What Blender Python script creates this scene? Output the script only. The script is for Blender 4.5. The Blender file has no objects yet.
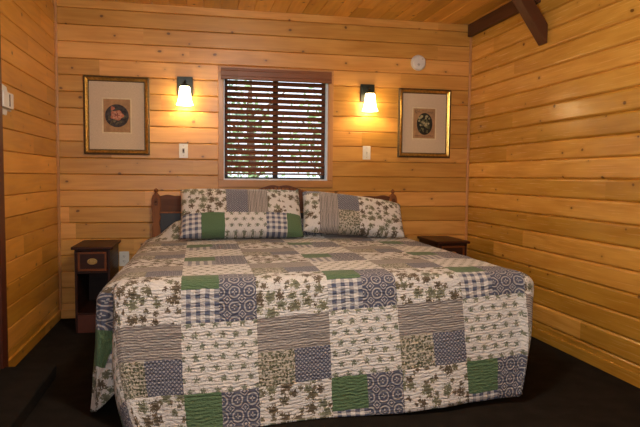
import bpy, bmesh, math, random
from mathutils import Vector, Matrix
random.seed(7)
S = bpy.context.scene
COL = S.collection
PI = math.pi
XL, XR, YB, YF, ZC = -1.130, 2.4905, 5.19, -1.60, 2.61
SEAM, PS = 2.4105, 0.13464

# ------------------------------------------------------------------ helpers
def obj(name, bm, mat=None, parent=None, smooth=False, bevel=0, seg=2):
    me = bpy.data.meshes.new(name)
    bmesh.ops.recalc_face_normals(bm, faces=bm.faces)
    bm.to_mesh(me); bm.free()
    o = bpy.data.objects.new(name, me); COL.objects.link(o)
    if mat:
        for m in (mat if isinstance(mat, (list, tuple)) else [mat]): me.materials.append(m)
    if parent: o.parent = parent
    if smooth:
        for p in me.polygons: p.use_smooth = True
    if bevel:
        b = o.modifiers.new('bevel', 'BEVEL'); b.width = bevel; b.segments = seg
        b.limit_method = 'ANGLE'; b.angle_limit = math.radians(40)
    return o

def tag(o, label=None, cat=None, group=None, kind=None):
    if label: o['label'] = label
    if cat: o['category'] = cat
    if group: o['group'] = group
    if kind: o['kind'] = kind
    return o

def empty(name, loc, label, cat, group=None, rot=(0, 0, 0)):
    o = bpy.data.objects.new(name, None); COL.objects.link(o)
    o.location = loc; o.rotation_euler = rot; o.empty_display_size = 0.1
    return tag(o, label, cat, group)

def box(bm, x0, x1, y0, y1, z0, z1, mi=0):
    v = [bm.verts.new(p) for p in ((x0,y0,z0),(x1,y0,z0),(x1,y1,z0),(x0,y1,z0),(x0,y0,z1),(x1,y0,z1),(x1,y1,z1),(x0,y1,z1))]
    for f in ((0,3,2,1),(4,5,6,7),(0,1,5,4),(1,2,6,5),(2,3,7,6),(3,0,4,7)):
        bm.faces.new([v[i] for i in f]).material_index = mi
    return v

def bxm(*a):
    bm = bmesh.new(); box(bm, *a); return bm

def lathe(bm, prof, c=(0,0,0), axis='z', n=24, cap=True, mi=0):
    rings = []
    for r, h in prof:
        ring = []
        for i in range(n):
            a = 2*PI*i/n; p = (r*math.cos(a), r*math.sin(a), h)
            if axis == 'y': p = (p[0], p[2], p[1])
            if axis == 'x': p = (p[2], p[0], p[1])
            ring.append(bm.verts.new((p[0]+c[0], p[1]+c[1], p[2]+c[2])))
        rings.append(ring)
    for a, b in zip(rings, rings[1:]):
        for i in range(n):
            bm.faces.new((a[i], a[(i+1) % n], b[(i+1) % n], b[i])).material_index = mi
    if cap:
        bm.faces.new(rings[0]).material_index = mi; bm.faces.new(rings[-1]).material_index = mi

def tube(bm, pts, r, n=8):
    pts = [Vector(p) for p in pts]; rings = []
    for i, p in enumerate(pts):
        d = (pts[min(i+1, len(pts)-1)] - pts[max(i-1, 0)]).normalized()
        a = d.cross(Vector((0, 0, 1)) if abs(d.z) < .9 else Vector((1, 0, 0))).normalized(); b = d.cross(a)
        rr = r[i] if isinstance(r, (list, tuple)) else r
        rings.append([bm.verts.new(p + (a*math.cos(2*PI*k/n) + b*math.sin(2*PI*k/n))*rr) for k in range(n)])
    for a, b in zip(rings, rings[1:]):
        for k in range(n): bm.faces.new((a[k], a[(k+1) % n], b[(k+1) % n], b[k]))
    bm.faces.new(rings[0]); bm.faces.new(rings[-1])

def prism(bm, pts, axis, a0, a1, mi=0):
    """extrude a 2-D outline: axis 'y' -> pts are (x,z); axis 'x' -> (y,z)"""
    f = (lambda p, a: (p[0], a, p[1])) if axis == 'y' else (lambda p, a: (a, p[0], p[1]))
    A = [bm.verts.new(f(p, a0)) for p in pts]; B = [bm.verts.new(f(p, a1)) for p in pts]
    bm.faces.new(A).material_index = mi; bm.faces.new(B).material_index = mi
    n = len(pts)
    for i in range(n): bm.faces.new((A[i], A[(i+1) % n], B[(i+1) % n], B[i])).material_index = mi

# ------------------------------------------------------------------ node helper
class NT:
    def __init__(s, name):
        s.m = bpy.data.materials.new(name); s.m.use_nodes = True
        s.t = s.m.node_tree; s.b = s.t.nodes['Principled BSDF']
    def n(s, typ, **kw):
        nd = s.t.nodes.new(typ)
        for k, v in kw.items(): setattr(nd, k, v)
        return nd
    def put(s, sock, v):
        if isinstance(v, bpy.types.NodeSocket): s.t.links.new(v, sock)
        elif isinstance(v, (tuple, list)) and sock.type == 'RGBA' and len(v) == 3: sock.default_value = (*v, 1)
        else: sock.default_value = v
    def f(s, op, a, b=0.0, c=None):
        nd = s.n('ShaderNodeMath', operation=op); s.put(nd.inputs[0], a); s.put(nd.inputs[1], b)
        if c is not None: s.put(nd.inputs[2], c)
        return nd.outputs[0]
    def v(s, x, y, z=0.0):
        nd = s.n('ShaderNodeCombineXYZ')
        for i, a in enumerate((x, y, z)): s.put(nd.inputs[i], a)
        return nd.outputs[0]
    def sep(s, v):
        nd = s.n('ShaderNodeSeparateXYZ'); s.put(nd.inputs[0], v); return nd.outputs
    def mix(s, fac, a, b):
        nd = s.n('ShaderNodeMix', data_type='RGBA'); s.put(nd.inputs[0], fac); s.put(nd.inputs[6], a); s.put(nd.inputs[7], b); return nd.outputs[2]
    def mul(s, a, b, fac=1.0):
        nd = s.n('ShaderNodeMix', data_type='RGBA', blend_type='MULTIPLY'); s.put(nd.inputs[0], fac); s.put(nd.inputs[6], a); s.put(nd.inputs[7], b); return nd.outputs[2]
    def sm(s, x, a, b, lo=0.0, hi=1.0):
        nd = s.n('ShaderNodeMapRange', interpolation_type='SMOOTHSTEP')
        for i, q in enumerate((x, a, b, lo, hi)): s.put(nd.inputs[i], q)
        return nd.outputs[0]
    def noise(s, vec, scale=1.0, detail=3.0, rough=.5, dist=0.0):
        nd = s.n('ShaderNodeTexNoise'); s.put(nd.inputs['Vector'], vec); nd.inputs['Scale'].default_value = scale
        nd.inputs['Detail'].default_value = detail; nd.inputs['Roughness'].default_value = rough; nd.inputs['Distortion'].default_value = dist
        return nd.outputs[0]
    def white(s, v):
        nd = s.n('ShaderNodeTexWhiteNoise', noise_dimensions='3D'); s.put(nd.inputs['Vector'], v); return nd.outputs[0]
    def vor(s, v, scale=1.0, feature='F1', rnd=1.0):
        nd = s.n('ShaderNodeTexVoronoi', voronoi_dimensions='2D', feature=feature); s.put(nd.inputs['Vector'], v)
        nd.inputs['Scale'].default_value = scale; nd.inputs['Randomness'].default_value = rnd; return nd.outputs
    def bump(s, h, strength=.5, dist=.01):
        nd = s.n('ShaderNodeBump'); s.put(nd.inputs['Height'], h); nd.inputs['Strength'].default_value = strength
        nd.inputs['Distance'].default_value = dist; s.t.links.new(nd.outputs[0], s.b.inputs['Normal'])
    def fin(s, col, rough=.5, metal=0.0, spec=.5):
        s.put(s.b.inputs['Base Color'], col); s.put(s.b.inputs['Roughness'], rough)
        s.b.inputs['Metallic'].default_value = metal; s.b.inputs['Specular IOR Level'].default_value = spec
        return s.m
    def obj(s):
        return s.sep(s.n('ShaderNodeTexCoord').outputs['Object'])

def plain(name, col, rough=.5, metal=0.0, spec=.5, var=.08, scale=30):
    t = NT(name); c = t.n('ShaderNodeTexCoord').outputs['Object']
    k = t.sm(t.noise(c, scale, 3), .3, .7, 1-var, 1+var)
    cc = t.mul(col, t.v(k, k, k)); return t.fin(cc, rough, metal, spec)

def pine(name, along, across, off, ps, light, dark, tone=(.77, 1.12), rough=.33, seglen=2.6, knots=1.0):
    t = NT(name); P = dict(zip('xyz', t.obj()))
    a, c = P[along], P[across]
    row = t.f('FLOOR', t.f('DIVIDE', t.f('SUBTRACT', c, off), ps))
    r1 = t.white(t.v(row, 3.3, 1.7))
    a2 = t.f('ADD', a, t.f('MULTIPLY', r1, 17.0))
    seg = t.f('FLOOR', t.f('DIVIDE', a2, seglen))
    r2 = t.white(t.v(row, seg, 9.1))
    ao = t.f('ADD', a2, t.f('MULTIPLY', r2, 31.0))
    # growth rings: stretched noise turned into bands
    nz = t.noise(t.v(t.f('MULTIPLY', ao, .9), t.f('MULTIPLY', c, 9.0), t.f('MULTIPLY', row, 5.3)), 1.0, 2.0, .5, .3)
    band = t.f('SINE', t.f('MULTIPLY', nz, 34.0))
    fine = t.noise(t.v(t.f('MULTIPLY', ao, 3.0), t.f('MULTIPLY', c, 110.0), row), 1.0, 3.0, .6)
    cloud = t.noise(t.v(t.f('MULTIPLY', ao, 1.6), t.f('MULTIPLY', c, 7.0), row), 1.0, 3.0)
    g = t.f('ADD', t.f('ADD', t.f('MULTIPLY', band, .06), t.f('MULTIPLY', fine, .30)), t.f('MULTIPLY', cloud, .60))
    g = t.sm(g, .10, .72)
    col = t.mix(g, dark, light)
    tn = t.sm(r2, 0.0, 1.0, tone[0], tone[1]); col = t.mul(col, t.v(tn, tn, t.f('MULTIPLY', tn, tn)))
    # knots
    warp = t.noise(t.v(t.f('MULTIPLY', ao, 12.0), t.f('MULTIPLY', c, 12.0), 0.0), 1.0, 2.0)
    kv = t.v(t.f('ADD', t.f('MULTIPLY', ao, 4.2), t.f('MULTIPLY', warp, .10)), t.f('ADD', t.f('MULTIPLY', c, 5.6), t.f('MULTIPLY', warp, .12)))
    vo = t.vor(kv, 1.0); d = vo[0]; rc = t.sep(vo[1])
    rad = t.sm(rc[0], .30, 1.0, 0.0, .062 * knots)
    core = t.f('SUBTRACT', 1.0, t.sm(t.f('SUBTRACT', d, rad), -.02, .015)); core = t.f('MULTIPLY', core, t.f('GREATER_THAN', rad, .012))
    halo = t.f('SUBTRACT', 1.0, t.sm(t.f('SUBTRACT', d, rad), -.02, .15)); halo = t.f('MULTIPLY', halo, t.f('GREATER_THAN', rad, .012))
    col = t.mix(t.f('MULTIPLY', halo, .22), col, tuple(q*.55 for q in dark))
    col = t.mix(t.f('MULTIPLY', core, .8), col, (.085, .026, .007))
    t.bump(t.f('ADD', fine, t.f('MULTIPLY', core, .6)), .12, .004)
    return t.fin(col, t.sm(fine, .2, .8, rough-.05, rough+.08), 0, .5)

M = {}
PL, PD = (.66, .335, .115), (.42, .170, .042)
M['pine_back'] = pine('pine_back', 'x', 'z', SEAM, PS, (.80, .42, .105), (.55, .23, .036))
M['pine_side'] = pine('pine_side', 'y', 'z', SEAM, PS, (.74, .37, .060), (.50, .205, .022))
M['pine_right'] = pine('pine_right', 'y', 'z', SEAM, PS, (.75, .40, .075), (.52, .23, .030), rough=.22)
M['pine_ceil'] = pine('pine_ceil', 'y', 'x', 0.05, .14, (.78, .43, .080), (.54, .25, .032), rough=.4)
M['casing'] = pine('casing', 'x', 'z', .3, 1.7, (.62, .30, .10), (.46, .20, .055), knots=0)
M['casing_v'] = pine('casing_v', 'z', 'x', -.7, 1.7, (.62, .30, .10), (.46, .20, .055), knots=0)
M['dark_beam'] = pine('dark_beam', 'y', 'z', .1, .9, (.105, .042, .016), (.055, .020, .008), knots=.4, rough=.5)
M['dark_brace'] = pine('dark_brace', 'z', 'y', .1, .9, (.130, .046, .018), (.070, .022, .009), knots=.4, rough=.45)
M['mahogany'] = pine('mahogany', 'x', 'z', .1, .9, (.050, .015, .008), (.022, .006, .004), knots=0, rough=.42)
M['inlay'] = pine('inlay', 'x', 'z', .1, .9, (.22, .062, .018), (.13, .036, .011), knots=0, rough=.42)
M['walnut'] = pine('walnut', 'x', 'z', .1, .9, (.17, .062, .027), (.085, .030, .013), knots=0, rough=.5)
M['walnut'].node_tree.nodes['Principled BSDF'].inputs['Specular IOR Level'].default_value = .25
M['post_wood'] = pine('post_wood', 'z', 'x', .1, .9, (.34, .125, .040), (.18, .060, .020), knots=0, rough=.5)
M['post_wood'].node_tree.nodes['Principled BSDF'].inputs['Specular IOR Level'].default_value = .25
M['blind'] = pine('blind', 'x', 'z', .02, .9, (.20, .075, .036), (.12, .042, .020), knots=0, rough=.35)
M['valance'] = pine('valance', 'x', 'z', .02, .9, (.33, .135, .060), (.22, .080, .035), knots=0, rough=.35)
for k_ in ('mahogany', 'inlay', 'dark_beam', 'dark_brace', 'valance', 'blind'): M[k_].node_tree.nodes['Principled BSDF'].inputs['Specular IOR Level'].default_value = .25
M['door_red'] = plain('door_red', (.09, .022, .010), .4)
M['white_plastic'] = plain('white_plastic', (.78, .75, .68), .35, var=.03)
M['vinyl'] = plain('vinyl', (.80, .82, .84), .4, var=.03)
M['sash'] = plain('sash', (.018, .014, .012), .45)
M['black'] = plain('black', (.012, .011, .010), .6)
M['bronze'] = plain('bronze', (.022, .026, .022), .42, .5)
M['brass'] = plain('brass', (.55, .36, .13), .32, 1.0, scale=80)
M['gold'] = plain('gold', (.72, .45, .12), .34, .9, var=.2, scale=60)
M['gold_dark'] = plain('gold_dark', (.13, .078, .028), .5, .4, var=.3, scale=80)
M['cream'] = plain('cream', (.72, .60, .38), .8)
M['mattress'] = plain('mattress', (.6, .58, .54), .9)
M['cord'] = plain('cord', (.10, .05, .03), .8)

def carpet():
    t = NT('carpet'); c = t.n('ShaderNodeTexCoord').outputs['Object']
    n1 = t.noise(c, 260, 3); n2 = t.noise(c, 9, 3)
    k = t.f('MULTIPLY', t.sm(n1, .3, .7, .45, 1.5), t.sm(n2, .3, .7, .8, 1.2))
    col = t.mul((.0165, .0135, .0105), t.v(k, k, k)); t.bump(n1, .8, .006)
    return t.fin(col, .95, 0, .1)
M['carpet'] = carpet()

def linen():
    t = NT('linen'); P = t.obj()
    w = t.f('ADD', t.noise(t.v(t.f('MULTIPLY', P[0], 700.0), 0.0, t.f('MULTIPLY', P[2], 60.0)), 1, 2), t.noise(t.v(t.f('MULTIPLY', P[0], 60.0), 0.0, t.f('MULTIPLY', P[2], 700.0)), 1, 2))
    k = t.sm(w, .7, 1.3, .86, 1.08)
    return t.fin(t.mul((.66, .52, .36), t.v(k, k, k)), .85, 0, .2)
M['linen'] = linen()

def paper():
    t = NT('old_paper'); c = t.n('ShaderNodeTexCoord').outputs['Object']
    k = t.sm(t.noise(c, 18, 5, .65), .3, .72, .78, 1.12)
    return t.fin(t.mul((.44, .255, .125), t.v(k, k, k)), .8, 0, .2)
M['paper'] = paper()

def glass():
    t = NT('window_glass'); n = t.t.nodes; out = n['Material Output']
    tr = t.n('ShaderNodeBsdfTransparent'); gl = t.n('ShaderNodeBsdfGlossy'); gl.inputs['Roughness'].default_value = .02
    mx = t.n('ShaderNodeMixShader'); mx.inputs[0].default_value = .07
    t.t.links.new(tr.outputs[0], mx.inputs[1]); t.t.links.new(gl.outputs[0], mx.inputs[2]); t.t.links.new(mx.outputs[0], out.inputs[0])
    return t.m
M['glass'] = glass()

def lampglass():
    t = NT('lamp_glass')
    P = t.obj(); ang = t.f('ARCTAN2', P[1], P[0])
    rib = t.sm(t.f('SINE', t.f('MULTIPLY', ang, 18.0)), -1, 1, .85, 1.05)
    m = t.fin((.9, .85, .75), .3)
    t.put(t.b.inputs['Emission Color'], t.mul((1.0, .74, .36), t.v(rib, rib, rib))); t.b.inputs['Emission Strength'].default_value = 21.0
    return m
M['lamp_glass'] = lampglass()
def bulbm():
    t = NT('bulb'); m = t.fin((.9, .85, .75), .3)
    t.put(t.b.inputs['Emission Color'], (1.0, .78, .42)); t.b.inputs['Emission Strength'].default_value = 12.0
    return m
M['bulb'] = bulbm()

# ------------------------------------------------------------------ patchwork cloth
def patchwork(name, rects, period=None, bump=1.0):
    """rects: (pattern, u0,u1,v0,v1) in metres on the cloth's own UV; period=(pu,pv) repeats the layout"""
    t = NT(name)
    uv = t.n('ShaderNodeUVMap'); uv.uv_map = 'cloth'
    U, V, _ = t.sep(uv.outputs[0])
    wob = t.noise(uv.outputs[0], 22, 2); wv = t.f('MULTIPLY', t.f('SUBTRACT', wob, .5), .012)
    U = t.f('ADD', U, wv); V = t.f('SUBTRACT', V, wv)
    UV = t.v(U, V)
    white = (.72, .715, .70); navy = (.085, .098, .150)
    def fr(x, p, o=0.0): return t.f('FRACT', t.f('ADD', t.f('DIVIDE', x, p), 50.0+o))
    def cell(p, o=0.0, q=None, o2=0.0):
        return (t.f('MULTIPLY', t.f('SUBTRACT', fr(U, p, o), .5), p), t.f('MULTIPLY', t.f('SUBTRACT', fr(V, q or p, o2), .5), q or p))
    def rad(x, y): return t.f('SQRT', t.f('ADD', t.f('MULTIPLY', x, x), t.f('MULTIPLY', y, y)))
    def inside(d, r, w=.0012): return t.f('SUBTRACT', 1.0, t.sm(d, t.f('SUBTRACT', r, w), t.f('ADD', r, w)))
    def leaves(size, sp, lobes, seed, rnd):
        vo = t.vor(t.v(t.f('ADD', U, seed), t.f('ADD', V, seed*.7)), 1.0/sp, rnd=rnd)
        rc = t.sep(vo[1]); pos = t.sep(vo[2])
        dx = t.f('SUBTRACT', t.f('ADD', U, seed), pos[0]); dy = t.f('SUBTRACT', t.f('ADD', V, seed*.7), pos[1])
        an = t.f('ARCTAN2', dy, dx)
        R = t.f('ADD', size*.72, t.f('ADD', t.f('MULTIPLY', t.f('COSINE', t.f('ADD', t.f('MULTIPLY', an, lobes), t.f('MULTIPLY', rc[1], 6.28))), size*.17), t.f('MULTIPLY', t.f('SUBTRACT', lfn, .5), size*2.4)))
        R = t.f('MULTIPLY', R, t.sm(rc[0], 0, 1, .6, 1.25))
        return inside(rad(dx, dy), R), rc, t.f('DIVIDE', rad(dx, dy), size)
    lfn = t.noise(UV, 120, 2)
    pats = {}
    def P(nm):
        if nm in pats: return pats[nm]
        if nm == 'green':
            k = t.sm(t.noise(UV, 260, 2), .3, .7, .8, 1.2); r = t.mul((.100, .180, .092), t.v(k, k, k))
        elif nm == 'gingham':
            a = t.f('GREATER_THAN', fr(U, .046), .5); b = t.f('GREATER_THAN', fr(V, .042), .5)
            r = t.mix(t.f('MULTIPLY', t.f('ADD', a, b), .5), white, (.100, .118, .185))
        elif nm == 'medallion':
            x, y = cell(.074); d = rad(x, y)
            ring = t.f('SUBTRACT', inside(d, .029), inside(d, .022))
            an = t.f('ARCTAN2', y, x)
            flower = t.f('MULTIPLY', inside(d, t.f('ADD', .009, t.f('MULTIPLY', t.f('COSINE', t.f('MULTIPLY', an, 4.0)), .005))), t.f('GREATER_THAN', d, .004))
            x2, y2 = cell(.074, .5, None, .5); d2 = t.f('ADD', t.f('ABSOLUTE', x2), t.f('ABSOLUTE', y2))
            dia = t.f('SUBTRACT', inside(d2, .022), inside(d2, .016)); dot = inside(d2, .007)
            m = t.f('MINIMUM', t.f('ADD', t.f('ADD', ring, flower), t.f('ADD', dia, dot)), 1.0)
            r = t.mix(t.f('MULTIPLY', m, .75), navy, (.55, .53, .52))
        elif nm == 'dots':
            x, y = cell(.020); x2, y2 = cell(.020, .5, None, .5)
            m = t.f('MAXIMUM', inside(t.f('ADD', t.f('ABSOLUTE', x), t.f('ABSOLUTE', y)), .0062), inside(rad(x2, y2), .0042))
            r = t.mix(t.f('MULTIPLY', m, .7), navy, (.50, .50, .52))
        elif nm == 'ditsy':
            m, rc, q = leaves(.010, .017, 3.0, 1.3, .9)
            c = t.mix(rc[2], (.085, .095, .055), (.16, .17, .11)); r = t.mix(m, (.50, .47, .40), c)
        elif nm in ('stripes', 'stripes_v'):
            a = fr(V if nm == 'stripes' else U, .0125); a2 = fr(V if nm == 'stripes' else U, .05)
            m = t.f('MULTIPLY', t.f('GREATER_THAN', a, .5), t.sm(a2, .2, .8, .6, 1.0))
            r = t.mix(m, (.44, .41, .38), (.15, .14, .145))
        elif nm == 'floral':
            m, rc, q = leaves(.033, .066, 5.0, 0.0, .8); m2, rc2, q2 = leaves(.016, .050, 3.0, 3.1, .9)
            e = t.vor(UV, 28.0, 'DISTANCE_TO_EDGE')[0]; ve = t.f('MULTIPLY', t.f('SUBTRACT', 1.0, t.sm(e, .01, .06)), .45)
            ve = t.f('MULTIPLY', ve, t.sm(t.noise(UV, 14, 2), .45, .6))
            r = t.mix(ve, white, (.25, .29, .34))
            r = t.mix(t.f('MULTIPLY', m2, t.f('GREATER_THAN', rc2[0], .35)), r, t.mix(rc2[2], (.13, .095, .065), (.17, .16, .11)))
            lc = t.mix(t.sm(rc[2], .3, .7), (.105, .085, .060), (.15, .160, .110)); lc = t.mix(t.sm(q, .1, .8), lc, t.mul(lc, (1.5, 1.5, 1.4)))
            r = t.mix(t.f('MULTIPLY', m, t.f('GREATER_THAN', rc[0], .18)), r, lc)
        elif nm == 'sprig':
            rowi = t.f('FLOOR', t.f('ADD', t.f('DIVIDE', V, .052), 50.0)); sh = t.f('MULTIPLY', t.f('MODULO', rowi, 2.0), .5)
            x = t.f('MULTIPLY', t.f('SUBTRACT', t.f('FRACT', t.f('ADD', t.f('ADD', t.f('DIVIDE', U, .066), 50.0), sh)), .5), .066)
            y = t.f('MULTIPLY', t.f('SUBTRACT', fr(V, .052), .5), .052)
            an = t.f('ARCTAN2', y, x); d = rad(x, y)
            leaf = inside(d, t.f('ADD', t.f('ADD', .013, t.f('MULTIPLY', t.f('COSINE', t.f('ADD', t.f('MULTIPLY', an, 5.0), 1.57)), .0035)), t.f('MULTIPLY', t.f('SUBTRACT', lfn, .5), .045)))
            arcs = t.f('SUBTRACT', inside(rad(x, t.f('SUBTRACT', y, .012)), .026), inside(rad(x, t.f('SUBTRACT', y, .012)), .0235))
            arcs = t.f('MULTIPLY', arcs, t.f('LESS_THAN', y, .012))
            r = t.mix(t.f('MULTIPLY', arcs, .55), white, (.22, .21, .19)); r = t.mix(leaf, r, (.20, .225, .165))
        pats[nm] = r; return r
    UU, VV = U, V
    if period: UU = t.f('MULTIPLY', t.f('FRACT', t.f('ADD', t.f('DIVIDE', U, period[0]), 20.0)), period[0]); VV = t.f('MULTIPLY', t.f('FRACT', t.f('ADD', t.f('DIVIDE', V, period[1]), 20.0)), period[1])
    col = P('floral')
    for nm, u0, u1, v0, v1 in rects:
        m = t.f('MULTIPLY', t.f('MULTIPLY', t.f('GREATER_THAN', UU, u0), t.f('LESS_THAN', UU, u1)), t.f('MULTIPLY', t.f('GREATER_THAN', VV, v0), t.f('LESS_THAN', VV, v1)))
        col = t.mix(m, col, P(nm))
    # quilting: rows of running stitches that pucker the cloth
    wavy = t.f('ADD', V, t.f('MULTIPLY', t.f('SINE', t.f('MULTIPLY', U, 70.0)), .0025))
    row = t.f('ABSOLUTE', t.f('SINE', t.f('MULTIPLY', wavy, PI/.0165)))
    puck = t.noise(t.v(t.f('MULTIPLY', U, 30.0), t.f('MULTIPLY', V, 85.0)), 1.0, 3.0, .55)
    h = t.f('ADD', t.f('MULTIPLY', row, .22), t.f('MULTIPLY', puck, 1.5))
    t.bump(h, bump, .012)
    fib = t.sm(t.noise(UV, 420, 2), .25, .75, .93, 1.07)
    col = t.mul(col, t.v(fib, fib, fib))
    m = t.fin(col, .72, 0, .28)
    t.b.inputs['Sheen Weight'].default_value = .12
    return m
UH, UVv = .184, .165
M['quilt'] = patchwork('quilt_cloth', [
    ('green', 0, UH, 0, UVv), ('gingham', 0, UH, UVv, 2*UVv), ('medallion', UH, 2*UH, 0, 2*UVv), ('sprig', 0, 2*UH, 2*UVv, 4*UVv),
    ('stripes', 2*UH, 4*UH, 2*UVv, 3*UVv), ('ditsy', 2*UH, 3*UH, 3*UVv, 4*UVv), ('dots', 3*UH, 4*UH, 3*UVv, 4*UVv)], (4*UH, 4*UVv))
M['sham_left'] = patchwork('sham_cloth_left', [
    ('dots', .36, .53, 0, .275), ('stripes_v', .53, .69, 0, .275), ('gingham', 0, .165, .275, .6), ('green', .165, .345, .275, .6),
    ('sprig', .345, .67, .275, .6), ('gingham', .67, .835, .275, .6), ('green', .835, 1.1, .275, .6)], None, .35)
M['sham_right'] = patchwork('sham_cloth_right', [
    ('stripes_v', .13, .285, .03, .44), ('dots', .285, .46, .03, .22), ('ditsy', .285, .46, .22, .44), ('dots', 0, .13, -.1, .05),
    ('dots', .46, .82, .44, .6), ('sprig', 0, .46, .44, .6)], None, .35)

# ------------------------------------------------------------------ room shell
def plank_piece(bm, a0, a1, z0, z1, bot, top, T, w=.007, dp=.012):
    """one board: T maps (along, depth, across) to a point; bot/top say whether that edge is a real, eased edge"""
    pr = []
    if bot: pr += [(-dp, z0), (-dp*.45, z0 + w*.25), (-dp*.1, z0 + w*.65), (0, z0 + w)]
    else: pr += [(0, z0)]
    if top: pr += [(0, z1 - w), (-dp*.1, z1 - w*.65), (-dp*.45, z1 - w*.25), (-dp, z1)]
    else: pr += [(0, z1)]
    A = [bm.verts.new(T(a0, d, z)) for d, z in pr]; B = [bm.verts.new(T(a1, d, z)) for d, z in pr]
    for i in range(len(pr)-1): bm.faces.new((A[i], B[i], B[i+1], A[i+1]))

def plank_wall(name, mat, a0, a1, c0, c1, seam, ps, T, back, hole=None, w=.007, dp=.012):
    bm = bmesh.new()
    k = math.floor((c0 - seam)/ps)
    z = seam + k*ps
    while z < c1 - 1e-4:
        lo, hi = max(z, c0), min(z+ps, c1)
        parts = [(a0, a1, lo, hi)]
        if hole:
            h0, h1, g0, g1 = hole
            if lo < g1 and hi > g0:
                parts = [(a0, h0, lo, hi), (h1, a1, lo, hi)]
                if lo < g0: parts.append((h0, h1, lo, g0))
                if hi > g1: parts.append((h0, h1, g1, hi))
        for p in parts:
            plank_piece(bm, p[0], p[1], p[2], p[3], abs(p[2]-z) < 1e-4, abs(p[3]-z-ps) < 1e-4, T, w, dp)
        z += ps
    for b in back:                                    # the wall's body behind its boards
        box(bm, *b)
    o = obj(name, bm, mat); tag(o, kind='structure'); return o

H0, H1, G0, G1 = .205, 1.140, 1.150, 2.085           # window opening
TH = .14
plank_wall('wall_back', M['pine_back'], XL, XR, 0, ZC, SEAM, PS, lambda a, d, z: (a, YB-d, z),
           [(XL-TH, H0, YB+.020, YB+TH, 0, ZC), (H1, XR+TH, YB+.020, YB+TH, 0, ZC), (H0, H1, YB+.020, YB+TH, 0, G0), (H0, H1, YB+.020, YB+TH, G1, ZC)], (H0, H1, G0, G1))
DR0, DR1, DRZ = 2.75, 3.628, 2.06
plank_wall('wall_left', M['pine_side'], YF, YB, 0, ZC, SEAM, PS, lambda a, d, z: (XL+d, a, z), [(XL-TH, XL-.020, YF, YB, 0, ZC)])
plank_wall('wall_right', M['pine_right'], YF, YB, 0, ZC, SEAM, PS, lambda a, d, z: (XR-d, a, z), [(XR+.020, XR+TH, YF, YB, 0, ZC)], w=.016, dp=.016)
# front wall (behind the camera) with a big opening added for fill light
FW0, FW1, FG0, FG1 = -1.00, .50, .85, 2.15
plank_wall('wall_front', M['pine_back'], XL, XR, 0, ZC, SEAM, PS, lambda a, d, z: (a, YF+d, z),
           [(XL, FW0, YF-TH, YF-.020, 0, ZC), (FW1, XR, YF-TH, YF-.020, 0, ZC), (FW0, FW1, YF-TH, YF-.020, 0, FG0), (FW0, FW1, YF-TH, YF-.020, FG1, ZC)], (FW0, FW1, FG0, FG1))
plank_wall('ceiling', M['pine_ceil'], YF, YB, XL, XR, 0.05, .14, lambda a, d, x: (x, a, ZC-d), [(XL-TH, XR+TH, YF-TH, YB+TH, ZC+.020, ZC+.12)], w=.007, dp=.010)
o = obj('floor', bxm(XL-TH, XR+TH, YF-TH, YB+TH, -.12, 0), M['carpet']); tag(o, kind='structure')

def base(name, b, mat):
    o = obj(name, bxm(*b), mat, bevel=.004); tag(o, kind='structure')
base('baseboard_right', (XR-.014, XR+.004, YF, YB-.014, 0, .075), M['pine_right'])
base('baseboard_left', (XL-.004, XL+.014, DR1+.105, YB-.014, 0, .075), M['pine_side'])
base('baseboard_back', (XL, XR, YB-.014, YB+.004, 0, .075), M['pine_back'])
base('trim_1', (XL-.002, XL+.020, YB-.016, YB+.002, .075, ZC), M['casing_v'])
base('trim_2', (XR-.020, XR+.002, YB-.016, YB+.002, .075, 2.50), M['casing_v'])

# door on the left wall, dark red casing at the edge of the picture
d = tag(obj('door_1', bxm(XL-.004, XL+.022, DR0, DR1, .08, DRZ), M['door_red'], bevel=.004), kind='structure')
bm = bmesh.new()
box(bm, XL-.004, XL+.030, DR1, DR1+.105, 0, DRZ+.1); box(bm, XL-.004, XL+.030, DR0-.105, DR0, 0, DRZ+.1); box(bm, XL-.004, XL+.030, DR0, DR1, DRZ, DRZ+.1)
obj('door_casing', bm, M['door_red'], d, bevel=.004)
bm = bmesh.new(); lathe(bm, [(.026, 0), (.026, .006), (.012, .012), (.012, .04), (.028, .05), (.030, .068), (.018, .08)], (XL+.022, DR0+.08, .98), 'x', 16)
obj('door_knob', bm, M['brass'], d, True)

# low carpeted step by the door
bm = bmesh.new(); box(bm, XL+.001, -.822, 2.55, 3.668, 0, .080)
o = obj('carpeted_step', bm, M['carpet'], bevel=.012, seg=3); tag(o, 'low dark carpet-covered step on the floor below the left wall', 'step')

# beam and brace at top right
o = obj('ceiling_beam', bxm(XR-.042, XR+.002, 4.055, YB-.001, 2.50, ZC-.001), M['dark_beam'], bevel=.004)
tag(o, 'dark brown beam running along the top of the right wall under the ceiling', 'beam')
bm = bmesh.new(); k = .155/.304
k = .72; prism(bm, [(XR-.012, 2.180), (XR-.001, 2.182), (XR-.001, 2.315), (XR-.001-(ZC-.001-2.315)*k, ZC-.001), (XR-.012-(ZC-.001-2.180)*k, ZC-.001)], 'y', 3.95, 4.05)
o = obj('wooden_brace', bm, M['dark_brace'], bevel=.004); tag(o, 'dark reddish slanting timber brace between right wall and ceiling', 'brace')

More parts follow.
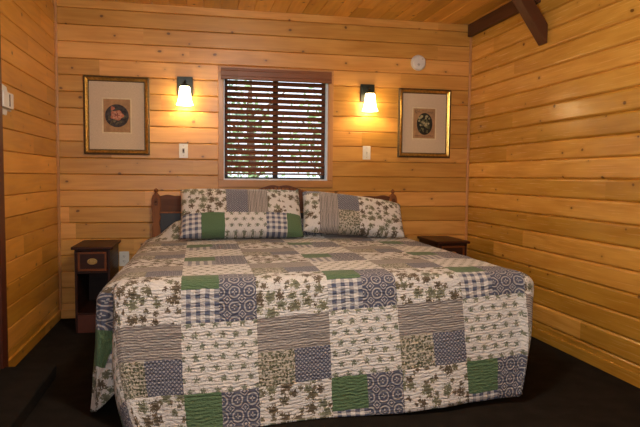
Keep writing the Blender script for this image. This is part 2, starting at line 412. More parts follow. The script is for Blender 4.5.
# ------------------------------------------------------------------ window and blind
w = bpy.data.objects.new('window_1', None); COL.objects.link(w); w.location = (0, 0, 0); tag(w, kind='structure')
bm = bmesh.new(); c0, c1, e0, e1 = .168, 1.178, 1.097, 2.132; y0, y1 = YB-.020, YB+.004
box(bm, c0, c1, y0, y1, e0, 1.160); box(bm, c0, c1, y0, y1, 2.080, e1); obj('casing', bm, M['casing'], w, bevel=.004)
bm = bmesh.new(); box(bm, c0, .215, y0, y1, 1.1602, 2.0798); box(bm, 1.132, c1, y0, y1, 1.1602, 2.0798); obj('casing', bm, M['casing_v'], w, bevel=.004)
bm = bmesh.new()
for b in ((H0, .225, YB+.004, YB+TH, G0, G1), (1.122, H1, YB+.004, YB+TH, G0, G1), (.225, 1.122, YB+.004, YB+TH, G0, 1.172), (.225, 1.122, YB+.004, YB+TH, 2.065, G1)): box(bm, *b)
obj('window_frame', bm, M['vinyl'], w, bevel=.002)
for nm, (a, b, yy) in (('l', (.225, .700, .100)), ('r', (.650, 1.122, .075))):
    bm = bmesh.new(); y = YB+yy
    t_ = .030
    box(bm, a, a+t_, y, y+.022, 1.172, 2.065); box(bm, b-t_, b, y, y+.022, 1.172, 2.065)
    box(bm, a+t_, b-t_, y, y+.022, 1.172, 1.186); box(bm, a+t_, b-t_, y, y+.022, 2.04, 2.065)
    s_ = obj('sash', bm, M['sash'], w)
    obj('window_pane', bxm(a+t_, b-t_, y+.009, y+.013, 1.186, 2.04), M['glass'], s_)

bl = empty('window_blind', (.672, YB, 2.11), 'dark brown wooden slatted blind hanging in the window above the bed', 'blind')
def loc(o): o.matrix_parent_inverse = Matrix.Translation(-Vector(o.parent.matrix_basis.translation)); return o
bm = bmesh.new()
prism(bm, [(YB-.050, 2.016), (YB-.045, 2.016), (YB-.045, 2.112), (YB-.050, 2.112), (YB-.056, 2.106), (YB-.056, 2.092), (YB-.051, 2.086), (YB-.051, 2.046), (YB-.056, 2.040), (YB-.056, 2.020)], 'x', .192, 1.152)
box(bm, .192, .198, YB-.045, YB-.0205, 2.016, 2.112); box(bm, 1.146, 1.152, YB-.045, YB-.0205, 2.016, 2.112)
loc(obj('valance', bm, M['valance'], bl))
loc(obj('headrail', bxm(.228, 1.118, YB-.012, YB+.035, 2.025, 2.064), M['blind'], bl))
NS = 16; zt, zb = 2.000, 1.252
tilt = math.radians(53)
for i in range(NS):
    bm = bmesh.new(); n = 5; hw = .025
    A = []
    for side in (1, -1):
        for j in range(n+1):
            s = -1 + 2*j/n; s = s if side == 1 else -s
            yy = s*hw; zz = .003*(1-s*s) + side*.0014
            A.append((YB+.016 + yy*math.cos(tilt) - zz*math.sin(tilt), zt + (zb-zt)*i/(NS-1) + yy*math.sin(tilt) + zz*math.cos(tilt)))
    prism(bm, A, 'x', .232, 1.108)
    loc(obj('slat', bm, M['blind'], bl, False))
loc(obj('bottom_rail', bxm(.232, 1.108, YB-.009, YB+.041, 1.208, 1.224), M['blind'], bl, bevel=.003))
for x in (.33, .67, 1.01):
    bm = bmesh.new()
    for yy in (-.011, .043): tube(bm, [(x, YB+yy, 2.03), (x, YB+yy, 1.21)], .0012, 6)
    loc(obj('ladder_cord', bm, M['cord'], bl))
bm = bmesh.new(); tube(bm, [(1.085, YB-.016, 2.03), (1.085, YB-.017, 1.50), (1.085, YB-.017, 1.43)], [.0015, .0015, .0015], 6); tube(bm, [(1.085, YB-.017, 1.445), (1.085, YB-.017, 1.425), (1.085, YB-.017, 1.395)], [.003, .006, .005], 8)
loc(obj('pull_cord', bm, M['cord'], bl, True))
bm = bmesh.new(); tube(bm, [(.268, YB-.016, 2.03), (.266, YB-.017, 1.50)], .0025, 6); tube(bm, [(.266, YB-.017, 1.52), (.266, YB-.017, 1.48)], .006, 8)
loc(obj('pull_cord', bm, M['cord'], bl, True))

# window frame added out of view behind the camera, round the fill light
w2 = tag(obj('added_window', (lambda bm: (box(bm, FW0, FW0+.06, YF-.10, YF+.012, FG0, FG1), box(bm, FW1-.06, FW1, YF-.10, YF+.012, FG0, FG1), box(bm, FW0+.06, FW1-.06, YF-.10, YF+.012, FG0, FG0+.06), box(bm, FW0+.06, FW1-.06, YF-.10, YF+.012, FG1-.06, FG1), bm)[-1])(bmesh.new()), M['casing'], bevel=.004), kind='structure')

# ------------------------------------------------------------------ sconces
def sconce(name, x, label, power):
    t = empty(name, (x, YB, 1.87), label, 'wall lamp', 'wall lamps over the bed')
    obj('backplate', bxm(-.064, .064, -.020, 0, .0, .156), M['bronze'], t, bevel=.003)
    bm = bmesh.new(); tube(bm, [(0, -.018, .105), (0, -.06, .110), (0, -.095, .095), (0, -.100, .068)], .009, 10)
    lathe(bm, [(.010, .085), (.034, .078), (.040, .062), (.036, .060)], (0, -.100, 0), 'z', 24)
    obj('lamp_arm', bm, M['bronze'], t, True)
    bm = bmesh.new()
    pr = [(.037, .062), (.043, .050), (.046, .020), (.050, -.020), (.057, -.058), (.067, -.084), (.071, -.090)]
    lathe(bm, pr + [(r-.003, z) for r, z in reversed(pr)], (0, 0, 0), 'z', 36, cap=False)
    s = obj('lamp_shade', bm, M['lamp_glass'], t, True); s.location = (0, -.100, 0)
    bm = bmesh.new(); lathe(bm, [(.004, .045), (.012, .040), (.013, .010), (.024, -.015), (.027, -.035), (.020, -.053), (.004, -.062)], (0, 0, 0), 'z', 16)
    b = obj('bulb', bm, M['bulb'], t, True); b.location = (0, -.100, 0)
    L = bpy.data.lights.new('bulb_light', 'POINT'); L.energy = power; L.color = (1.0, .68, .32); L.shadow_soft_size = .02
    lo = bpy.data.objects.new('bulb_light', L); COL.objects.link(lo); lo.parent = t; lo.location = (0, -.100, -.045)
    return t
PW = 70
sconce('wall_sconce', -.106, 'lit wall lamp with bell shade left of the window, beside the rose picture', PW)
sconce('wall_sconce', 1.492, 'lit wall lamp with bell shade right of the window, below the smoke alarm', PW)

# ------------------------------------------------------------------ pictures
def frame(bm_parts, W, H):
    """gilt frame as a mitred profile swept round a rectangle; origin at picture centre, face towards -y"""
    out = []
    for prof, mat in bm_parts:
        bm = bmesh.new(); rows = []
        for sx, sz in ((-1, -1), (1, -1), (1, 1), (-1, 1)):
            rows.append([bm.verts.new((sx*(W/2 - i), -dd, sz*(H/2 - i))) for i, dd in prof])
        for k in range(4):
            a, b = rows[k], rows[(k+1) % 4]
            for i in range(len(prof)):
                j = (i+1) % len(prof); bm.faces.new((a[i], b[i], b[j], a[j]))
        out.append((bm, mat))
    return out

def picture(cx, cz, W, H, label, kind):
    t = empty('framed_picture', (cx, YB, cz), label, 'picture', 'gilt framed prints on the back wall')
    parts = frame([([(0, .001), (0, .020), (.004, .027), (.012, .029), (.013, .022), (.013, .001)], M['gold_dark']),
                   ([(.013, .002), (.013, .024), (.018, .030), (.026, .026), (.032, .017), (.036, .015), (.036, .002)], M['gold']),
                   ([(.036, .002), (.036, .018), (.040, .019), (.0435, .013), (.0435, .002)], M['gold_dark'])], W, H)
    fr = obj('picture_frame', parts[0][0], parts[0][1], t)
    obj('gilt_moulding', parts[1][0], parts[1][1], fr); obj('inner_lip', parts[2][0], parts[2][1], fr)
    pw, ph, oz = .213, .272, (.0 if kind == 'rose' else .0)
    bm = bmesh.new(); a, b = W/2-.042, H/2-.042
    for bb in ((-a, -pw/2-.011, -b, b), (pw/2+.011, a, -b, b), (-pw/2-.011, pw/2+.011, -b, -ph/2-.011), (-pw/2-.011, pw/2+.011, ph/2+.011, b)):
        box(bm, bb[0], bb[1], -.008, -.002, bb[2], bb[3])
    mt = obj('mat_board', bm, M['linen'], t)
    bm = bmesh.new()
    for bb in ((-pw/2-.011, -pw/2, -ph/2-.011, ph/2+.011), (pw/2, pw/2+.011, -ph/2-.011, ph/2+.011), (-pw/2, pw/2, -ph/2-.011, -ph/2), (-pw/2, pw/2, ph/2, ph/2+.011)):
        box(bm, bb[0], bb[1], -.007, -.002, bb[2], bb[3])
    obj('bevel_edge', bm, M['cream'], mt)
    p = obj('print', bxm(-pw/2, pw/2, -.0045, -.0015, -ph/2, ph/2), M['paper'], t)
    def blob(bm, x, z, r, y, n=20, lob=0, amp=0, ph_=0, sx=1, sz=1):
        c = bm.verts.new((x, y, z)); vs = []
        for k in range(n):
            q = 2*PI*k/n; rr = r*(1+amp*math.cos(lob*q+ph_)); vs.append(bm.verts.new((x+rr*sx*math.cos(q), y, z+rr*sz*math.sin(q))))
        for k in range(n): bm.faces.new((c, vs[k], vs[(k+1) % n]))
    dk = plain('print_dark', (.050, .042, .040), .8, var=.5, scale=40)
    rnd = random.Random(3 if kind == 'rose' else 5)
    if kind == 'rose':
        bm = bmesh.new(); blob(bm, 0, 0, .094, -.0052, 48); obj('print_ground', bm, dk, p)
        leafm = plain('print_leaf', (.12, .10, .06), .8, var=.5); bm = bmesh.new()
        for k in range(12): a_ = rnd.uniform(0, 2*PI); q = rnd.uniform(.03, .07); blob(bm, q*math.cos(a_), q*math.sin(a_)-.01, .014, -.0055-.00002*k, 12, 2, .45, a_)
        obj('printed_leaves', bm, leafm, p)
        pk = [plain('rose_pink', (.44, .155, .085), .8, var=.2), plain('rose_deep', (.25, .075, .045), .8, var=.3), plain('rose_pale', (.55, .26, .16), .8, var=.2)]
        bm = bmesh.new(); blob(bm, .0, .004, .046, -.0062, 28, 5, .12, .4, 1.12, .88); blob(bm, -.034, .060, .016, -.0062, 16, 3, .2)
        obj('printed_rose', bm, pk[0], p)
        bm = bmesh.new()
        for k in range(7): a_ = k*.9+.3; blob(bm, .026*math.cos(a_), .004+.020*math.sin(a_), .013, -.0066-.00003*k, 14, 2, .35, -2*a_)
        obj('rose_petals', bm, pk[2], p)
        bm = bmesh.new()
        for k in range(5): a_ = k*1.25; blob(bm, .014*math.cos(a_), .004+.010*math.sin(a_), .007, -.0072-.00003*k, 12, 2, .5, -2*a_)
        obj('rose_heart', bm, pk[1], p)
    else:
        bm = bmesh.new(); blob(bm, .005, -.004, .1, -.0052, 48, 0, 0, 0, .76, 1.0); obj('print_ground', bm, plain('print_black', (.016, .016, .010), .8, var=.4), p)
        fm = plain('print_blossom', (.36, .32, .17), .8, var=.3); lm = plain('print_stem', (.12, .12, .05), .8, var=.4)
        bm = bmesh.new(); bl_ = bmesh.new()
        for k in range(26):
            x, z = rnd.uniform(-.052, .055), rnd.uniform(-.02, .07)
            if (x/.06)**2 + ((z-.02)/.065)**2 < 1: blob(bm, x, z, .0095, -.0060-.00003*k, 15, 5, .35, rnd.uniform(0, 6))
        for k in range(22):
            x, z = rnd.uniform(-.05, .05), rnd.uniform(-.085, .03)
            if (x/.06)**2 + ((z+.02)/.075)**2 < 1: blob(bl_, x, z, .010, -.0055-.00002*k, 12, 2, .55, rnd.uniform(0, 6))
        obj('printed_blossom', bm, fm, p); obj('printed_leaves', bl_, lm, p)
        ink = plain('print_ink', (.10, .055, .030), .8)                             # faded script above and below the oval
        def script(x0, x1, z, h, n):
            pts = []
            for k in range(n*8+1):
                q = k/8; pts.append((x0 + (x1-x0)*q/n - .35*(x1-x0)/n*math.sin(2*PI*q), -.0052, z + h*math.cos(2*PI*q)*(.6+.4*math.sin(q*2.3))))
            bm = bmesh.new(); tube(bm, pts, .0011, 5); obj('printed_script', bm, ink, p)
        script(-.085, -.035, .108, .012, 4); script(.030, .088, .104, .010, 5); script(-.020, .018, .116, .005, 3)
        script(-.088, -.030, -.112, .005, 7); script(-.020, .030, -.115, .004, 6); script(.040, .085, -.112, .005, 6)
        bm = bmesh.new(); tube(bm, [(-.085, -.0052, .125), (-.089, -.0052, .105), (-.086, -.0052, .093), (-.070, -.0052, .095)], .0016, 5)
        obj('printed_script', bm, ink, p)
    return t
picture(-.657, 1.684, .521, .642, 'gilt-framed print of a pink rose in a dark circle, left of the bed', 'rose')
picture(2.039, 1.693, .507, .626, 'gilt-framed print of pale flowers in a dark oval, near right corner', 'oval')

# ------------------------------------------------------------------ switches, outlet, alarm, thermostat
def switch(x, z, label, dark=False):
    t = empty('light_switch', (x, YB, z), label, 'switch', 'light switches below the wall lamps')
    obj('switch_plate', bxm(-.037, .037, -.006, 0, -.061, .061), M['white_plastic'], t, bevel=.003)
    bm = bmesh.new(); box(bm, -.009, .009, -.0085, -.006, -.020, .020)
    tg = obj('toggle_slot', bm, plain('slot_grey', (.30, .27, .23), .4) if dark else M['white_plastic'], t)
    bm = bmesh.new(); prism(bm, [(-.006, -.010), (-.020, .004), (-.019, .012), (-.006, .010)], 'x', -.005, .005); obj('toggle', bm, M['white_plastic'] if not dark else M['cord'], t)
    for zz in (-.042, .042):
        bm = bmesh.new(); lathe(bm, [(.003, -.0072), (.003, -.006)], (0, 0, zz), 'y', 10); obj('screw', bm, M['brass'], t)
    return t
switch(-.121, 1.405, 'white light switch plate below the lamp left of the window', True)
switch(1.494, 1.416, 'white light switch plate below the lamp right of the window')
t = empty('wall_outlet', (-.613, YB, .490), 'white power outlet on back wall between left nightstand and bed', 'outlet')
obj('outlet_plate', bxm(-.040, .040, -.006, 0, -.062, .062), M['white_plastic'], t, bevel=.003)
for zz in (-.021, .021):
    bm = bmesh.new(); lathe(bm, [(.016, -.008), (.017, -.006)], (0, 0, zz), 'y', 20); s = obj('receptacle', bm, M['white_plastic'], t)
    bm = bmesh.new(); box(bm, -.008, -.005, -.0085, -.008, zz-.002, zz+.008); box(bm, .005, .008, -.0085, -.008, zz-.002, zz+.007); box(bm, -.002, .002, -.0085, -.008, zz-.011, zz-.007)
    obj('slot', bm, M['black'], s)
t = empty('smoke_alarm', (1.970, YB, 2.240), 'round white smoke alarm high on the back wall', 'smoke alarm')
bm = bmesh.new(); lathe(bm, [(.071, 0), (.071, -.012), (.066, -.016), (.066, -.026), (.056, -.036), (.030, -.040), (.010, -.041)], (0, 0, 0), 'y', 40); obj('alarm_body', bm, M['white_plastic'], t, False, .002)
bm = bmesh.new(); lathe(bm, [(.012, -.040), (.011, -.044), (.004, -.0445)], (-.008, 0, -.022), 'y', 16); obj('test_button', bm, plain('button_grey', (.5, .47, .42), .4), t)
bm = bmesh.new(); lathe(bm, [(.004, -.034), (.004, -.040)], (.030, 0, .030), 'y', 10); obj('indicator', bm, M['cord'], t)
t = empty('thermostat', (XL, 3.84, 1.62), 'white thermostat with a dark slot on the left wall at frame edge', 'thermostat')
bm = bmesh.new(); prism(bm, [(-.10, -.075), (.045, -.075), (.058, -.045), (.135, -.045), (.140, -.030), (.140, .060), (.075, .066), (.052, .095), (-.03, .105), (-.10, .085)], 'x', -.001, .008); obj('wall_plate', bm, M['white_plastic'], t, False, .003)
obj('cover', bxm(.008, .030, -.085, .110, -.035, .060), M['white_plastic'], t, bevel=.005)
obj('dark_slot', bxm(.030, .0315, .024, .040, -.022, .048), M['cord'], t)

# ------------------------------------------------------------------ nightstands
def nightstand(x0, x1, y0, y1, H, label):
    t = empty('nightstand', ((x0+x1)/2, (y0+y1)/2, 0), label, 'nightstand', 'nightstands beside the bed')
    a, b = (x1-x0)/2, (y1-y0)/2; m = M['mahogany']
    bm = bmesh.new(); box(bm, -a, a, -b, b, H-.022, H); obj('tabletop', bm, m, t, bevel=.006, seg=3)
    i, f = a-.022, -b+.022
    bm = bmesh.new()
    box(bm, -i, -i+.018, f, b-.004, .0, H-.022); box(bm, i-.018, i, f, b-.004, .0, H-.022)
    box(bm, -i+.018, i-.018, b-.016, b-.004, .0, H-.022); box(bm, -i+.018, i-.018, f+.002, b-.016, H-.205, H-.190)
    box(bm, -i+.018, i-.018, f+.002, b-.016, H-.034, H-.022)
    obj('cabinet_body', bm, m, t, bevel=.0015)
    obj('shelf', bxm(-i+.018, i-.018, f+.004, b-.016, .135, .150), m, t, bevel=.001)
    obj('plinth', bxm(-i+.018, i-.018, f-.004, f+.014, .0, .134), M['door_red'], t, bevel=.002)
    w0, z0, z1 = i-.020, H-.188, H-.036
    dr = obj('drawer', bxm(-w0, w0, f-.004, f+.30, z0, z1), m, t, bevel=.002)
    bm = bmesh.new(); e = .020
    for bb in ((-w0+.004, -w0+e, z0+.004, z1-.004), (w0-e, w0-.004, z0+.004, z1-.004), (-w0+e, w0-e, z0+.004, z0+e), (-w0+e, w0-e, z1-e, z1-.004)):
        box(bm, bb[0], bb[1], f-.0075, f-.004, bb[2], bb[3])
    obj('inlay_border', bm, M['inlay'], dr)
    bm = bmesh.new(); zc = (z0+z1)/2
    n = 28; A = [(.036*math.cos(2*PI*k/n), zc+.024*math.sin(2*PI*k/n)) for k in range(n)]; prism(bm, A, 'y', f-.0065, f-.004)
    for s in (-1, 1): lathe(bm, [(.005, f-.018), (.006, f-.0065)], (s*.022, 0, zc+.006), 'y', 10)
    pts = [(.022*math.cos(q)*1.02, f-.016-.010*abs(math.sin(q)), zc+.006-.022*abs(math.sin(q))) for q in [PI*k/10 for k in range(11)]]
    tube(bm, pts, .0032, 8); obj('drawer_pull', bm, M['brass'], dr, False, .0008)
    return t
nightstand(-.932, -.634, 4.660, 5.172, .655, 'small dark mahogany nightstand with brass drawer pull, left of the bed')
nightstand(1.985, 2.287, 4.690, 5.172, .655, 'dark mahogany nightstand half hidden behind the bed, right corner')

# ------------------------------------------------------------------ bed
BX0, BX1, BY0, BY1, BZ = -.400, 1.775, 2.980, 5.060, .672
bed = empty('bed', (.69, BY1, 0), 'king bed with dark carved wooden headboard against the back wall', 'bed')
def bp(o): o.matrix_parent_inverse = Matrix.Translation((-.69, -BY1, 0)); return o
hy0, hy1 = 5.078, 5.118
for sx, x in ((1, -.343), (-1, 1.718)):
    bm = bmesh.new()
    half = [(.034, 0), (.034, .74), (.030, .775), (.024, .800), (.034, .825), (.035, .850), (.028, .880), (.034, .910), (.037, .960), (.035, 1.005), (.026, 1.030), (.014, 1.040)]
    A = [(x+r, z) for r, z in half] + [(x-r, z) for r, z in reversed(half)]
    prism(bm, A, 'y', hy0-.006, hy1+.006)
    po = bp(obj('bedpost', bm, M['post_wood'], bed, False, .004))
    bm = bmesh.new(); lathe(bm, [(.012, 1.036), (.017, 1.042), (.009, 1.050), (.014, 1.058), (.019, 1.068), (.015, 1.078), (.006, 1.086), (.002, 1.090)], (x, (hy0+hy1)/2, 0), 'z', 16)
    bp(obj('finial', bm, M['post_wood'], po, True)).matrix_parent_inverse = Matrix.Identity(4)
    bm = bmesh.new()
    for k in range(9):
        a = 2*PI*k/9; lathe(bm, [(.0055, hy0-.0105), (.0065, hy0-.005)], (x+.0135*math.cos(a), 0, .975+.026*math.sin(a)), 'y', 8)
    lathe(bm, [(.004, hy0-.014), (.008, hy0-.012), (.010, hy0-.005)], (x, 0, .975), 'y', 12)
    bp(obj('carved_rosette', bm, M['walnut'], po)).matrix_parent_inverse = Matrix.Identity(4)
# headboard: scalloped crest rail, bead, recessed lower panel
pa, pb = -.313, 1.688; mid = (pa+pb)/2
top = []
N = 120
for k in range(N+1):
    s = -1+2*k/N; x = mid + s*(pb-pa)/2; q = abs(s)
    z = 1.018 + .016*math.exp(-((q-.94)/.05)**2) + .010*math.exp(-((q-.80)/.08)**2)
    z += .086*math.exp(-(q/.26)**4) - .012*math.exp(-((q-.30)/.07)**2) + .016*math.exp(-((q-.06)/.06)**2)
    top.append((x, z))
bm = bmesh.new(); prism(bm, [(pa, .885)] + top + [(pb, .885)], 'y', hy0+.004, hy1-.006)
hb = bp(obj('headboard', bm, M['walnut'], bed, False, .003))
bm = bmesh.new(); box(bm, pa, pb, hy0-.001, hy0+.006, .880, .893)
for k in range(N):
    pass
for (cx, s) in ((mid, 1),):                                   # carved spray on the crest
    for j in range(-7, 8):
        q = abs(j)/7; px = cx + j*.034; pz = 1.085 - .020*q*q
        lathe(bm, [(.003, hy0-.004), (.012-.004*q, hy0-.001), (.016-.005*q, hy0+.006)], (px, 0, pz), 'y', 10)
bp(obj('carved_moulding', bm, M['post_wood'], hb)).matrix_parent_inverse = Matrix.Identity(4)
bm = bmesh.new(); box(bm, pa, pb, hy0+.018, hy0+.030, .30, .885); bp(obj('lower_panel', bm, M['sash'], bed))
for x in (BX0+.03, BX1-.055): bp(obj('side_rail', bxm(x, x+.025, 3.06, hy0-.006, .17, .30), M['walnut'], bed, bevel=.003))
for x in (BX0+.06, BX1-.11):
    for y in (3.08, 4.0): bp(obj('leg', bxm(x, x+.05, y, y+.05, 0, .17), M['walnut'], bed, bevel=.003))
bp(obj('box_spring', bxm(BX0+.06, BX1-.06, BY0+.07, BY1-.01, .18, .40), M['mattress'], bed, bevel=.03, seg=3))
bp(obj('mattress', bxm(BX0+.02, BX1-.02, BY0+.03, BY1-.01, .405, BZ-.012), M['mattress'], bed, bevel=.05, seg=4))

# ------------------------------------------------------------------ quilt
def sstep(a, b, x):
    t = max(0, min(1, (x-a)/(b-a))); return t*t*(3-2*t)
from mathutils import noise as mn
QX0, QX1, QY0, QY1 = BX0+.045, BX1-.045, BY0+.045, 5.052        # the flat of the top before the shoulders start
R0 = .080
DMAX = .70
def head_rise(x, y):                       # sleeping pillows lie under the quilt at the head
    r = sstep(4.74, 4.98, y) * (.14 - .03*sstep(1.2, 1.6, x))
    return r * sstep(QX0-.03, QX0+.22, x) * (1-sstep(QX1-.16, QX1+.01, x))
def top_z(x, y):
    u = (x-QX0)/(QX1-QX0); v = (y-QY0)/(QY1-QY0)
    dome = .026*(1-abs(2*u-1)**3)*min(1, .35+v*1.2)
    return BZ + .006 + dome*.6 + head_rise(x, y) + .005*mn.noise(Vector((x*3.1, y*3.1, 0))) + .003*mn.noise(Vector((x*9, y*9, 4)))
def prof(d, al):
    arc = PI/2*R0
    if d < arc:
        a = d/R0; return R0*math.sin(a), R0*(1-math.cos(a))
    e = d-arc; return R0 + e*math.sin(al), R0 + e*math.cos(al)
def quilt_uv(fx, fy):
    """flat cloth coordinates -> pattern coordinates; the quilt lies a little askew"""
    skew = .025 + .062*max(0.0, min(fx, 1.9)-.15)
    down = QY0 - fy
    return (fx + .084, down + .05 + skew)
nx, ny, nd = 96, 100, 34
su = []                                     # flat params across: <0 left drape, >1 right drape
xs = [QX0 - DMAX*(nd-i)/nd for i in range(nd)] + [QX0 + (QX1-QX0)*i/nx for i in range(nx+1)] + [QX1 + DMAX*(i+1)/nd for i in range(nd)]
ys = [QY0 - DMAX*(nd-i)/nd for i in range(nd)] + [QY0 + (QY1-QY0)*i/ny for i in range(ny+1)]
def quilt_point(fx, fy):
    a = QX0-fx if fx < QX0 else (fx-QX1 if fx > QX1 else 0.0); sx = -1 if fx < QX0 else 1
    b = QY0-fy if fy < QY0 else 0.0
    cx, cy = min(max(fx, QX0), QX1), max(fy, QY0)
    if a == 0 and b == 0: return Vector((fx, fy, top_z(fx, fy))), (fx, fy)
    dd = max(a, b)
    if a > 0 and b > 0: ph = (a/b)*PI/4 if a <= b else PI/2 - (b/a)*PI/4
    elif a > 0: ph = PI/2
    else: ph = 0.0
    # how long the drape is at this place, and how far it flares
    u = (cx-QX0)/(QX1-QX0)
    front_len = .790 - .085*sstep(.25, 1.0, u); left_len, right_len = .70, .47
    side_len = left_len if sx < 0 else right_len
    wgt = sstep(0, PI/2, ph)
    ln = front_len*(1-wgt) + side_len*wgt
    if sx > 0 and ph > 0: ln -= .30*math.sin(2*ph)
    if sx < 0 and 0 < ph < PI/2: ln -= .42*math.exp(-((ph-1.02)/.24)**2)
    s_ = dd*ln/DMAX
    af, asd = math.radians(15.5), math.radians(1.5 if sx < 0 else 5)
    al = af*(1-wgt) + asd*wgt
    # soft folds that grow towards the hem
    q = s_/ln
    if ph == 0: al += q*math.radians(2.2)*math.sin(cx*6.3+.8) ; 
    if ph == PI/2: al += q*math.radians(3.0)*math.sin(cy*7.0)
    out, dn = prof(s_, al)
    if sx < 0 and 0 < ph < PI/2:
        tk = math.exp(-((ph-1.02)/.24)**2)
        out = max(.022, out - .26*tk*sstep(.03, .40, s_)) if out > .022 else out
    if sx < 0 and ph > 1.2:                    # the long side of the quilt is bunched and stands away from the mattress
        out += .055*sstep(1.2, 1.5, ph)*sstep(.02, .14, s_)*(1-.55*sstep(3.2, 4.2, cy))
    if sx > 0 and 0 < ph < PI/2:
        out += .045*math.sin(PI*q)
    dx, dy = math.sin(ph)*sx, -math.cos(ph)
    z = top_z(cx, cy) - dn
    n = .006*mn.noise(Vector((fx*6, fy*6, 2.0)))*min(1, s_*6)
    p = Vector((cx + dx*(out+n), cy + dy*(out+n), z))
    if b > 0:
        kf = 1-sstep(.5, 1.0, ph)
        if fx < .69: p.x += .12*q**3*math.exp(-(cx-QX0)/.22)*kf
        else: p.x -= .06*q**3*math.exp(-(QX1-cx)/.20)
    elif sx > 0: p.x += (.045*math.sin(PI*q)-.06*q**3)*math.exp(-(cy-QY0)/.5)
    p.z = max(p.z, .012)
    return p, (cx + dx*s_ if not (a and b) else cx + dx*s_*1.0, cy + dy*s_)
bm = bmesh.new(); uvl = bm.loops.layers.uv.new('cloth'); grid = []; flat = {}
for y in ys:
    row = []
    for x in xs:
        p, fl = quilt_point(x, y); v = bm.verts.new(p); flat[v] = quilt_uv(*fl); row.append(v)
    grid.append(row)
for j in range(len(ys)-1):
    for i in range(len(xs)-1):
        f = bm.faces.new((grid[j][i], grid[j][i+1], grid[j+1][i+1], grid[j+1][i]))
        for l in f.loops: l[uvl].uv = flat[l.vert]
q = obj('quilt', bm, M['quilt'], None, True)
sol = q.modifiers.new('thick', 'SOLIDIFY'); sol.thickness = .008; sol.offset = -1
tag(q, 'patchwork quilt of green, navy and floral squares spread over the bed', 'quilt')

# ------------------------------------------------------------------ pillows
def pillow(name, mat, W, H, T, loc_, lean, roll, yaw, label, sag, ear):
    bm = bmesh.new(); uvl = bm.loops.layers.uv.new('cloth'); n, m = 56, 36; flat = {}
    sides = []
    for sgn in (-1, 1):
        g = []
        for j in range(m+1):
            row = []
            for i in range(n+1):
                u, v = -1+2*i/n, -1+2*j/m
                if sgn == 1 and (i in (0, n) or j in (0, m)): row.append(sides[0][j][i]); continue
                x = W/2*u*(1-.015*(1-v*v)*u*u); z = H/2*v*(1-.05*(1-u*u)*v*v)
                th = T/2*((1-u**4)*(1-v**4))**.42
                th += .004*mn.noise(Vector((u*5+3, v*4, sgn)))*(1-u**4)*(1-v**4)
                z += -sag*(u*.5+.5)**2*(v*.5+.5)
                if ear: z += .030*math.exp(-((u-1)/.05)**2-((v-1)/.10)**2)
                vt = bm.verts.new((x, sgn*th, z)); flat[vt] = (x+W/2, H/2-H/2*v); row.append(vt)
            g.append(row)
        sides.append(g)
    for g in sides:
        for j in range(m):
            for i in range(n):
                f = bm.faces.new((g[j][i], g[j][i+1], g[j+1][i+1], g[j+1][i]))
                for l in f.loops: l[uvl].uv = flat[l.vert]
    o = obj(name, bm, mat, None, True)
    R = Matrix.Rotation(yaw, 4, 'Z') @ Matrix.Rotation(lean, 4, 'X') @ Matrix.Rotation(roll, 4, 'Y')
    o.matrix_world = Matrix.Translation(loc_) @ R
    return tag(o, label, 'pillow', 'patchwork pillows against the headboard')
pillow('pillow', M['sham_left'], .972, .455, .19, (.345, 4.800, .895), math.radians(-36), 0, 0, 'patchwork pillow with two green squares, left side of the bed', .01, True)
pillow('pillow', M['sham_right'], .850, .405, .17, (1.269, 4.790, .884), math.radians(-40), math.radians(5), 0, 'patchwork pillow without green squares, right side of the bed', .065, False)

# ------------------------------------------------------------------ outdoors
def leafmat(name, a, b):
    t = NT(name); c = t.n('ShaderNodeTexCoord').outputs['Object']
    return t.fin(t.mix(t.sm(t.noise(c, 2.5, 4), .35, .65), a, b), .6)
M['leaf_a'] = leafmat('leaf_a', (.20, .34, .12), (.50, .62, .36)); M['leaf_b'] = leafmat('leaf_b', (.14, .24, .14), (.36, .48, .34))
M['bark'] = plain('bark', (.16, .10, .07), .9, var=.4, scale=12)
M['lawn'] = plain('lawn', (.20, .27, .10), .9, var=.4, scale=3)
g = obj('ground', bxm(-25, 25, YB+TH+.02, 45, -.55, -.45), M['lawn']); tag(g, kind='structure')
def tree(x, y, h, r, mat, seed, label):
    rn = random.Random(seed)
    t = empty('tree', (x, y, -.45), label, 'tree', 'trees outside the window')
    bm = bmesh.new(); tube(bm, [(0, 0, 0), (.05, .02, h*.4), (-.03, 0, h*.8), (0, 0, h)], [.16*r/1.3, .13*r/1.3, .08, .03], 10)
    for k in range(7):
        a = rn.uniform(0, 6.28); z = h*rn.uniform(.35, .8); tube(bm, [(0, 0, z), (r*.4*math.cos(a), r*.4*math.sin(a), z+.25), (r*.8*math.cos(a), r*.8*math.sin(a), z+.6)], [.05, .03, .012], 6)
    obj('trunk', bm, M['bark'], t, True)
    bm = bmesh.new()
    for k in range(520):
        a, b, c = rn.gauss(0, 1), rn.gauss(0, 1), rn.gauss(0, 1); q = (a*a+b*b+c*c)**.5 or 1; rr = rn.uniform(.35, 1)
        p = Vector((a/q*rr*r, b/q*rr*r, h*.62 + c/q*rr*h*.42)); s = rn.uniform(.05, .11)
        e1 = Vector((rn.uniform(-1, 1), rn.uniform(-1, 1), rn.uniform(-1, 1))).normalized(); e2 = e1.orthogonal().normalized()
        bm.faces.new([bm.verts.new(p + e1*s), bm.verts.new(p + e2*s*.5), bm.verts.new(p - e1*s), bm.verts.new(p - e2*s*.5)])
    obj('foliage', bm, mat, t)
tree(-.10, 11.5, 4.4, 1.15, M['leaf_b'], 1, 'dark green tree behind the left edge of the window blind')
tree(1.25, 14.5, 4.0, 1.1, M['leaf_a'], 2, 'light green tree behind the left half of the window blind')
tree(2.65, 11.5, 3.6, 1.1, M['leaf_a'], 3, 'light green tree behind the right half of the window blind')
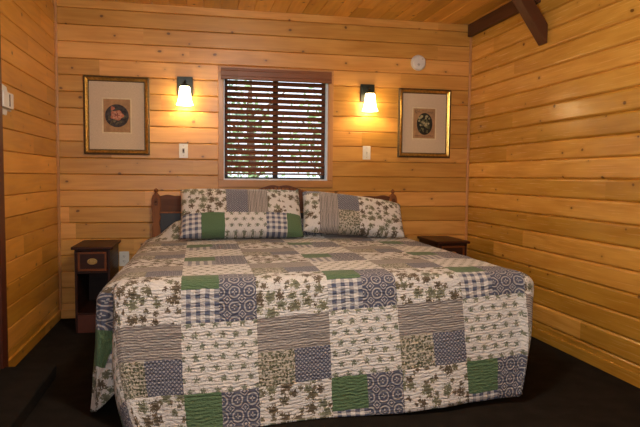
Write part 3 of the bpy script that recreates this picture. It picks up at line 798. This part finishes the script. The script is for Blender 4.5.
tree(4.1, 15.5, 4.6, 1.2, M['leaf_b'], 4, 'dark green tree behind the right edge of the window blind')

# ------------------------------------------------------------------ light
W = bpy.data.worlds.new('world'); S.world = W; W.use_nodes = True
bg = W.node_tree.nodes['Background']; bg.inputs[0].default_value = (.80, .90, 1.0, 1); bg.inputs[1].default_value = 2.4
L = bpy.data.lights.new('sun', 'SUN'); L.energy = 3.0; L.angle = .05; L.color = (1, .95, .88)
o = bpy.data.objects.new('sun', L); COL.objects.link(o); o.rotation_euler = (math.radians(-48), math.radians(-25), 0)   # from behind the cabin: lights the trees only
o.rotation_euler = (math.radians(42), 0, math.radians(25))
def area(name, loc_, rot, sx, sy, e, col):
    L = bpy.data.lights.new(name, 'AREA'); L.shape = 'RECTANGLE'; L.size = sx; L.size_y = sy; L.energy = e; L.color = col
    o = bpy.data.objects.new(name, L); COL.objects.link(o); o.location = loc_; o.rotation_euler = rot
area('room_fill_area', ((FW0+FW1)/2, YF-.05, (FG0+FG1)/2), (PI/2, 0, 0), FW1-FW0-.14, FG1-FG0-.14, 29, (.80, .92, 1.0))  # added cool fill light, set in the added opening behind the camera
L = bpy.data.lights.new('overhead_fill', 'POINT'); L.energy = 84; L.color = (1.0, .97, .94); L.shadow_soft_size = .14
o = bpy.data.objects.new('overhead_fill', L); COL.objects.link(o); o.location = (.45, 2.0, 2.25)  # added overhead fill out of view, no lamp fixture modelled

# ------------------------------------------------------------------ camera
f_px, yaw, pitch, roll, h = 591.98, math.radians(11.643), math.radians(3.582), math.radians(.536), 1.198
cd = bpy.data.cameras.new('camera'); cam = bpy.data.objects.new('camera', cd); COL.objects.link(cam); S.camera = cam
cd.sensor_fit = 'HORIZONTAL'; cd.sensor_width = 36.0; cd.lens = f_px*36.0/640.0; cd.clip_start = .05
fwd = Vector((math.sin(yaw)*math.cos(pitch), math.cos(yaw)*math.cos(pitch), -math.sin(pitch)))
right = Vector((math.cos(yaw), -math.sin(yaw), 0)); up = right.cross(fwd)
# picture x' = x cos - y sin (y down): the camera is rolled so that level lines fall to the right
r2 = right*math.cos(roll) + up*math.sin(roll); u2 = -right*math.sin(roll) + up*math.cos(roll)
cam.matrix_world = Matrix(((r2.x, u2.x, -fwd.x, 0), (r2.y, u2.y, -fwd.y, 0), (r2.z, u2.z, -fwd.z, h), (0, 0, 0, 1)))
S.view_settings.view_transform = 'Standard'; S.view_settings.look = 'None'; S.view_settings.gamma = 1.0
S.view_settings.use_curve_mapping = False; S.view_settings.exposure = -0.05
